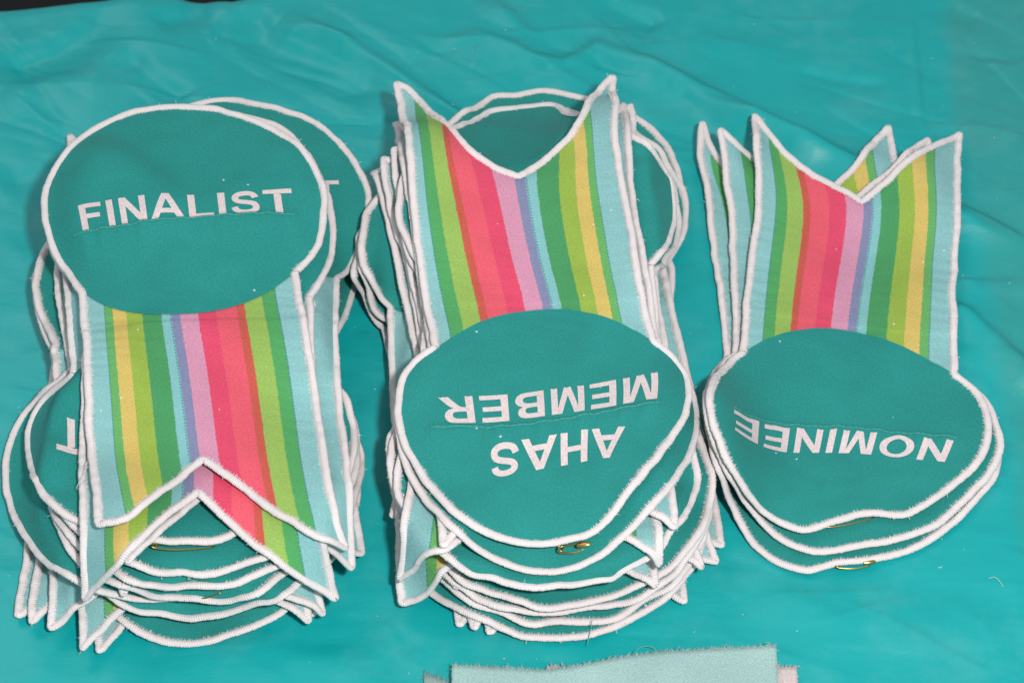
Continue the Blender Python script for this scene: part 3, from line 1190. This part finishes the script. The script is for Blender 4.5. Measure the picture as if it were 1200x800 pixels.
ribbon(controls_from_trace(dict(
    disc=[(346, 320), (366, 302), (378, 270), (379, 230), (366, 195), (342, 166), (305, 146), (250, 130), (190, 128), (140, 138), (95, 165), (66, 200), (52, 238), (60, 285), (76, 315), (97, 342)],
    left=[(97, 342), (103, 430), (108, 530), (116, 616)],
    right=[(346, 320), (360, 400), (374, 500), (386, 575), (405, 645)],
    vl=[(116, 616), (150, 608), (195, 572), (238, 540)], vr=[(405, 645), (360, 622), (300, 583), (238, 540)], arc=(214, 369))),
    "topmost ribbon of the left stack, FINALIST in white on its teal disc", GF, 12,
    text=FT(3.4, -0.180, 0.03), wave=0.0002, seam=(-0.195, math.radians(3.4), 0.0, -1), soft=5, plate=(0.0, 0.0045, 0.004))

# ---- middle stack, bottom to top
ribbon(pose((620, 330), 3, True, seed=21, L=(538, 733), Rt=(802, 706)),
    "member ribbon whose white tail corners peep out lowest beneath the middle stack", GM, 21)
ribbon(pose((640, 222), 2, True, seed=23, L=(574, 742), Rt=(846, 642)),
    "member ribbon with the farthest disc, its arch top behind the middle stack's notch", GM, 23, wave=0.0006, soft=2)
ribbon(pose((582, 305), 1, True, seed=24, L=(556, 738), Rt=(840, 660)),
    "member ribbon whose disc bulges lowest on the middle stack's left side", GM, 24)
ribbon(pose((646, 594), 1, False, seed=22, L=(735, 165), Rt=(500, 200)),
    "lowest teal disc at the near end of the middle stack", GM, 22, wave=0.001)
ribbon(pose((650, 581), 0, False, seed=25, Rt=(452, 188), L=(725, 150)),
    "second lowest teal disc at the near end of the middle stack", GM, 25)
ribbon(pose((588, 296), 2, True, seed=35, L=(535, 690), Rt=(822, 668)),
    "member ribbon nested second on the left side behind the middle stack", GM, 35)
ribbon(pose((652, 570), -1, False, seed=27, Rt=(468, 186), L=(728, 150)),
    "third teal disc from the bottom of the middle stack", GM, 27)
ribbon(pose((640, 243), -2, True, seed=29, L=(459, 606), Rt=(735, 640)),
    "member ribbon with the uppermost of the tail corners left of the middle stack", GM, 29, soft=2, wave=0.0006)
ribbon(pose((655, 560), 0, False, seed=30, Rt=(476, 184), L=(735, 135)),
    "fourth teal disc from the bottom of the middle stack, jutting out to the right", GM, 30)
ribbon(pose((588, 284), 0, True, seed=26, L=(470, 708), Rt=(768, 690)),
    "member ribbon with the lowest tail corner pointing to the middle stack's lower left", GM, 26, soft=2)
ribbon(pose((626, 535), 0, False, seed=37, Rt=(438, 205), L=(735, 140), scale=0.96),
    "member ribbon whose tail edge leans farthest left behind the middle stack's striped tail", GM, 37, soft=2)
ribbon(pose((630, 540), 0, False, seed=38, Rt=(449, 187), L=(738, 130), scale=0.96),
    "member ribbon with the second tail edge in the white bunch left of the swallowtail", GM, 38, soft=2)
ribbon(pose((640, 546), 0, False, seed=32, L=(740, 124), Rt=(462, 176), scale=0.97),
    "third ribbon from the top of the middle stack, a thin wavy rim", GM, 32, soft=2)
ribbon(pose((632, 252), 0, True, seed=28, L=(468, 682), Rt=(772, 664)),
    "member ribbon with the middle one of three tail corners at the stack's left", GM, 28, soft=2)
ribbon(pose((630, 240), 2, True, seed=31, L=(520, 640), Rt=(790, 620)),
    "member ribbon whose disc shows just inside the farthest one behind the swallowtail", GM, 31, wave=0.0006, soft=4)
ribbon(controls_from_trace(dict(
    disc=[(506, 420), (472, 455), (467, 500), (485, 565), (530, 620), (590, 660), (645, 671), (700, 655), (760, 600), (802, 545), (816, 500), (806, 450), (772, 410)],
    left=[(772, 410), (752, 300), (738, 200), (731, 124)], right=[(506, 420), (492, 320), (478, 220), (464, 146)],
    vl=[(731, 124), (700, 150), (612, 222)], vr=[(464, 146), (530, 190), (612, 222)], arc=(642, 378))),
    "second ribbon from the top of the middle stack, its rim below the worded disc", GM, 33, wave=0.0006, stiff=0.007, soft=5, props=((735, 132, 0.024, 0.012), (476, 160, 0.022, 0.012)))
ribbon(controls_from_trace(dict(
    disc=[(510, 409), (483, 430), (468, 462), (468, 500), (484, 542), (520, 590), (560, 622), (605, 637), (655, 636), (702, 618), (735, 580), (775, 530), (800, 492), (806, 462), (798, 430), (765, 401)],
    left=[(765, 401), (748, 320), (730, 220), (719, 150), (718, 92)], right=[(510, 409), (499, 350), (490, 290), (482, 215), (479, 160), (474, 122), (464, 99)],
    vl=[(718, 92), (692, 122), (650, 180), (607, 209)], vr=[(464, 99), (487, 113), (515, 144), (543, 172), (575, 192), (607, 209)], arc=(640, 364))),
    "topmost ribbon of the middle stack, AHAS MEMBER in white upside down", GM, 34,
    text=[("AHAS", 0.360, -0.085, 0.19, math.radians(5.0), 0.02, 1.0), ("MEMBER", 0.345, -0.015, -0.215, math.radians(5.8), 0.0, 0.95)],
    wave=0.0002, seam=(0.085, math.radians(5.5), -0.05, 1), stripe_shift=-0.0018, soft=5, plate=(0.0, 0.006, 0.0),
    lift=[(0, -2.0, 0.0013, 2.5)], props=((492, 150, 0.029, 0.016), (468, 106, 0.027, 0.012), (712, 108, 0.028, 0.014)), pins=[((660, 645), (684, 641))])

# ---- right stack, bottom to top
ribbon(controls_from_trace(dict(
    disc=[(852, 420), (832, 452), (830, 500), (850, 572), (886, 640), (938, 668), (985, 660), (1040, 654), (1100, 625), (1145, 585), (1168, 545), (1155, 480), (1110, 445)],
    left=[(1110, 445), (1090, 350), (1060, 250), (1041, 150)], right=[(852, 420), (842, 330), (829, 240), (823, 146)],
    vl=[(1041, 150), (1005, 190), (945, 255)], vr=[(823, 146), (840, 185), (880, 225), (945, 255)], arc=(985, 410))),
    "lowest ribbon of the right stack, its tail fanned farthest left", GN, 41, wave=0.0004, lift=[(0.77, TIPV, 0.006, 0.6), (-0.77, TIPV, 0.003, 0.5)],
    pins=[((985, 664), (1018, 661))])
ribbon(controls_from_trace(dict(
    disc=[(862, 417), (834, 450), (830, 492), (854, 555), (900, 620), (950, 648), (1000, 640), (1060, 630), (1105, 610), (1150, 565), (1171, 528), (1155, 470), (1112, 442)],
    left=[(1112, 442), (1105, 350), (1095, 250), (1088, 164)], right=[(862, 417), (860, 330), (855, 240), (844, 154)],
    vl=[(1088, 164), (1060, 185), (985, 250)], vr=[(844, 154), (880, 185), (920, 220), (985, 250)], arc=(990, 400))),
    "middle ribbon of the right stack, its tail between the two others", GN, 42, wave=0.0004, lift=[(0.77, TIPV, 0.006, 0.6), (-0.77, TIPV, 0.002, 0.5)], soft=3)
ribbon(controls_from_trace(dict(
    disc=[(870, 415), (842, 438), (832, 465), (836, 500), (855, 545), (885, 592), (915, 614), (945, 622), (985, 610), (1020, 603), (1058, 606), (1105, 578), (1145, 542), (1158, 505), (1148, 465), (1118, 440)],
    left=[(1118, 440), (1117, 350), (1120, 250), (1125, 158)], right=[(870, 415), (878, 330), (889, 220), (884, 136)],
    vl=[(1125, 158), (1080, 180), (1045, 208), (1009, 239)], vr=[(884, 136), (915, 175), (960, 210), (1009, 239)], arc=(990, 388))),
    "topmost ribbon of the right stack, NOMINEE in white upside down", GN, 43,
    text=[("NOMINEE", 0.352, 0.01, -0.045, math.radians(-6.6), 0.0, 0.84)], wave=0.0002, seam=(-0.075, math.radians(-6.2), 0.0, 1),
    lift=[(0.77, TIPV, 0.006, 0.5), (-0.77, TIPV, 0.002, 0.5)], soft=4, plate=(0.0, 0.005, 0.0), pins=[((970, 616), (1022, 604))])


# ------------------------------------------------------------------ cut strips of cloth at the near edge
def strip(corners, mat, label, seed, z0, fringe=90):
    """corners px: far-left, far-right, near-right, near-left"""
    P = on_plane(np.array(corners, float), z0)
    nu, nv = 90, 50
    rng = np.random.RandomState(seed)
    nz = Noise(300 + seed)
    V_, UV_ = [], []
    for j in range(nv):
        t = j / (nv - 1)
        for i in range(nu):
            s_ = i / (nu - 1)
            p = (P[0] * (1 - s_) + P[1] * s_) * (1 - t) + (P[3] * (1 - s_) + P[2] * s_) * t
            V_.append(p)
    V_ = np.array(V_)
    a = V_[:, 0]; b_ = V_[:, 1]
    V_[:, 2] = z0 + 0.0010 * nz(a * 40, b_ * 40) + 0.0003 * nz(a * 140, b_ * 140)
    sag = (np.arange(nu) / (nu - 1))
    for i in range(nu):
        V_[i::nu, 1] += 0.0020 * nz(np.array([i / 22.0]), np.array([3.3]))[0] - 0.0035 * math.exp(-((sag[i] - 0.3) / 0.2) ** 2)
    V_[:, :2] += rng.normal(0, 0.00006, (len(V_), 2))
    root = bpy.data.objects.new("fabric_strip", None)
    col.objects.link(root)
    o0 = V_.mean(0)
    root.location = o0
    root["label"] = label
    root["category"] = "fabric"
    root["group"] = "cut fabric pieces at the bottom edge of the photo"
    # a sheet with a little thickness
    F_ = grid_faces(nu, nv)
    n0 = len(V_)
    V2 = V_ - np.array([0, 0, 0.0006])
    FF = list(F_) + [tuple(n0 + x for x in f_[::-1]) for f_ in F_]
    ring = list(range(nu)) + [nu * (j + 1) - 1 for j in range(1, nv)] + [nu * nv - 2 - i for i in range(nu - 1)] + [nu * (nv - 1 - j) for j in range(1, nv - 1)]
    for x, y in zip(ring, ring[1:] + ring[:1]):
        FF.append((y, x, x + n0, y + n0))
    A = np.vstack([V_, V2])
    mesh_obj("cloth_panel", A, FF, mat, root, uv=A[:, :2], loc=o0)
    # frayed threads along the far edge and the sides
    FV, FF = [], []
    for k in range(fringe * 3):
        which = rng.uniform()
        if which < 0.80:
            i = rng.uniform(0, nu - 1.01)
            i0 = int(i); p = V_[i0] * (1 - i + i0) + V_[i0 + 1] * (i - i0)
            d = np.array([rng.normal(0, 0.45), 1, rng.normal(0.05, 0.25)])
        else:
            j = rng.randint(nv // 2)
            e = nu - 1 if rng.uniform() < 0.5 else 0
            p = V_[j * nu + e].copy()
            d = np.array([1 if e else -1, rng.normal(0, 0.4), rng.normal(0, 0.2)])
        d /= np.linalg.norm(d)
        ln = rng.uniform(0.0003, 0.0009) * (2.0 if rng.uniform() < 0.05 else 1)
        pts = [p - d * 0.0006]
        cur = p.copy()
        for s_ in range(3):
            pts.append(cur + d * ln * (s_ + 1) / 3)
            d = d + rng.normal(0, 0.25, 3); d /= np.linalg.norm(d)
        v_, f_ = tube(pts, 0.00010, 3)
        b0 = len(FV)
        FV += v_; FF += [tuple(b0 + x for x in ff) for ff in f_]
    fo = mesh_obj("frayed_edge", FV, FF, mat, root, uv=np.array(FV)[:, :2], loc=o0)
    fo["kind"] = "stuff"
    return root


strip([(497, 790), (700, 786), (720, 1080), (480, 1090)], M_GREYMINT, "greyish cut fabric showing at the lower left under the pale mint piece", 2, 0.0018)
strip([(640, 782), (933, 779), (946, 1080), (640, 1090)], M_BLUSH, "off-white cut fabric showing at the right under the pale mint piece", 3, 0.0024)
strip([(530, 776), (909, 752), (930, 1080), (515, 1090)], M_MINT, "pale mint cut fabric with a frayed far edge, topmost of three at the bottom", 4, 0.0056)


# ------------------------------------------------------------------ loose threads and lint on the sheet
def loose(pts_px, mat, label, rad=0.00012, hz=0.0012):
    P2 = np.array(catmull(pts_px, 8))
    P = first_hit(P2, np.maximum(H, 0.0))
    P[:, 2] = sample(H, P[:, 0], P[:, 1]) + rad + hz * np.sin(np.linspace(0, math.pi, len(P)))
    v_, f_ = tube(P, rad, 5)
    o0 = P.mean(0)
    o = mesh_obj("loose_thread", v_, f_, mat, None, loc=o0)
    o["label"] = label
    o["category"] = "thread"
    o["group"] = "loose threads"


loose([(741, 774), (743, 766), (752, 761), (765, 761), (778, 772)], M_TEALTHREAD, "curled teal thread above the pale mint fabric edge")
loose([(826, 768), (831, 762), (838, 765)], M_THREAD, "short thread loop near the right part of the mint fabric edge")
loose([(694, 730), (691, 745), (688, 757)], M_TEALTHREAD, "fine teal thread hanging down below the middle stack")
loose([(1158, 678), (1166, 680), (1176, 688)], M_THREAD, "tiny pale thread lying alone right of the right stack", 0.00007)
loose([(90, 572), (100, 556), (103, 540)], M_THREAD, "thin thread crossing the left edge of the left stack's tail", 0.0001)

rng = np.random.RandomState(9)
LV, LF = [], []
for k in range(150):
    p = on_plane(np.array([[rng.uniform(0, 1200), rng.uniform(20, 800)]]), 0.0)[0]
    if sample(H, np.array([p[0]]), np.array([p[1]]))[0] > 0.004:
        continue
    z = float(cloth_height(np.array([p[0]]), np.array([p[1]]))[0])
    a = rng.uniform(0, 6.28)
    ln = rng.uniform(0.0001, 0.0006) * (2.5 if rng.uniform() < 0.1 else 1)
    d = np.array([math.cos(a), math.sin(a), 0])
    pts = [p + d * ln * t + np.array([-d[1], d[0], 0]) * ln * 0.4 * math.sin(t * 3) + np.array([0, 0, z + 0.0001]) for t in (0, 0.33, 0.66, 1)]
    v_, f_ = tube(pts, rng.uniform(0.00005, 0.00013), 4)
    b0 = len(LV)
    LV += v_; LF += [tuple(b0 + x for x in ff) for ff in f_]
lo = mesh_obj("lint", LV, LF, M_THREAD)
lo["kind"] = "stuff"
lo["label"] = "white specks of lint scattered over the teal plastic sheet"
lo["category"] = "lint"
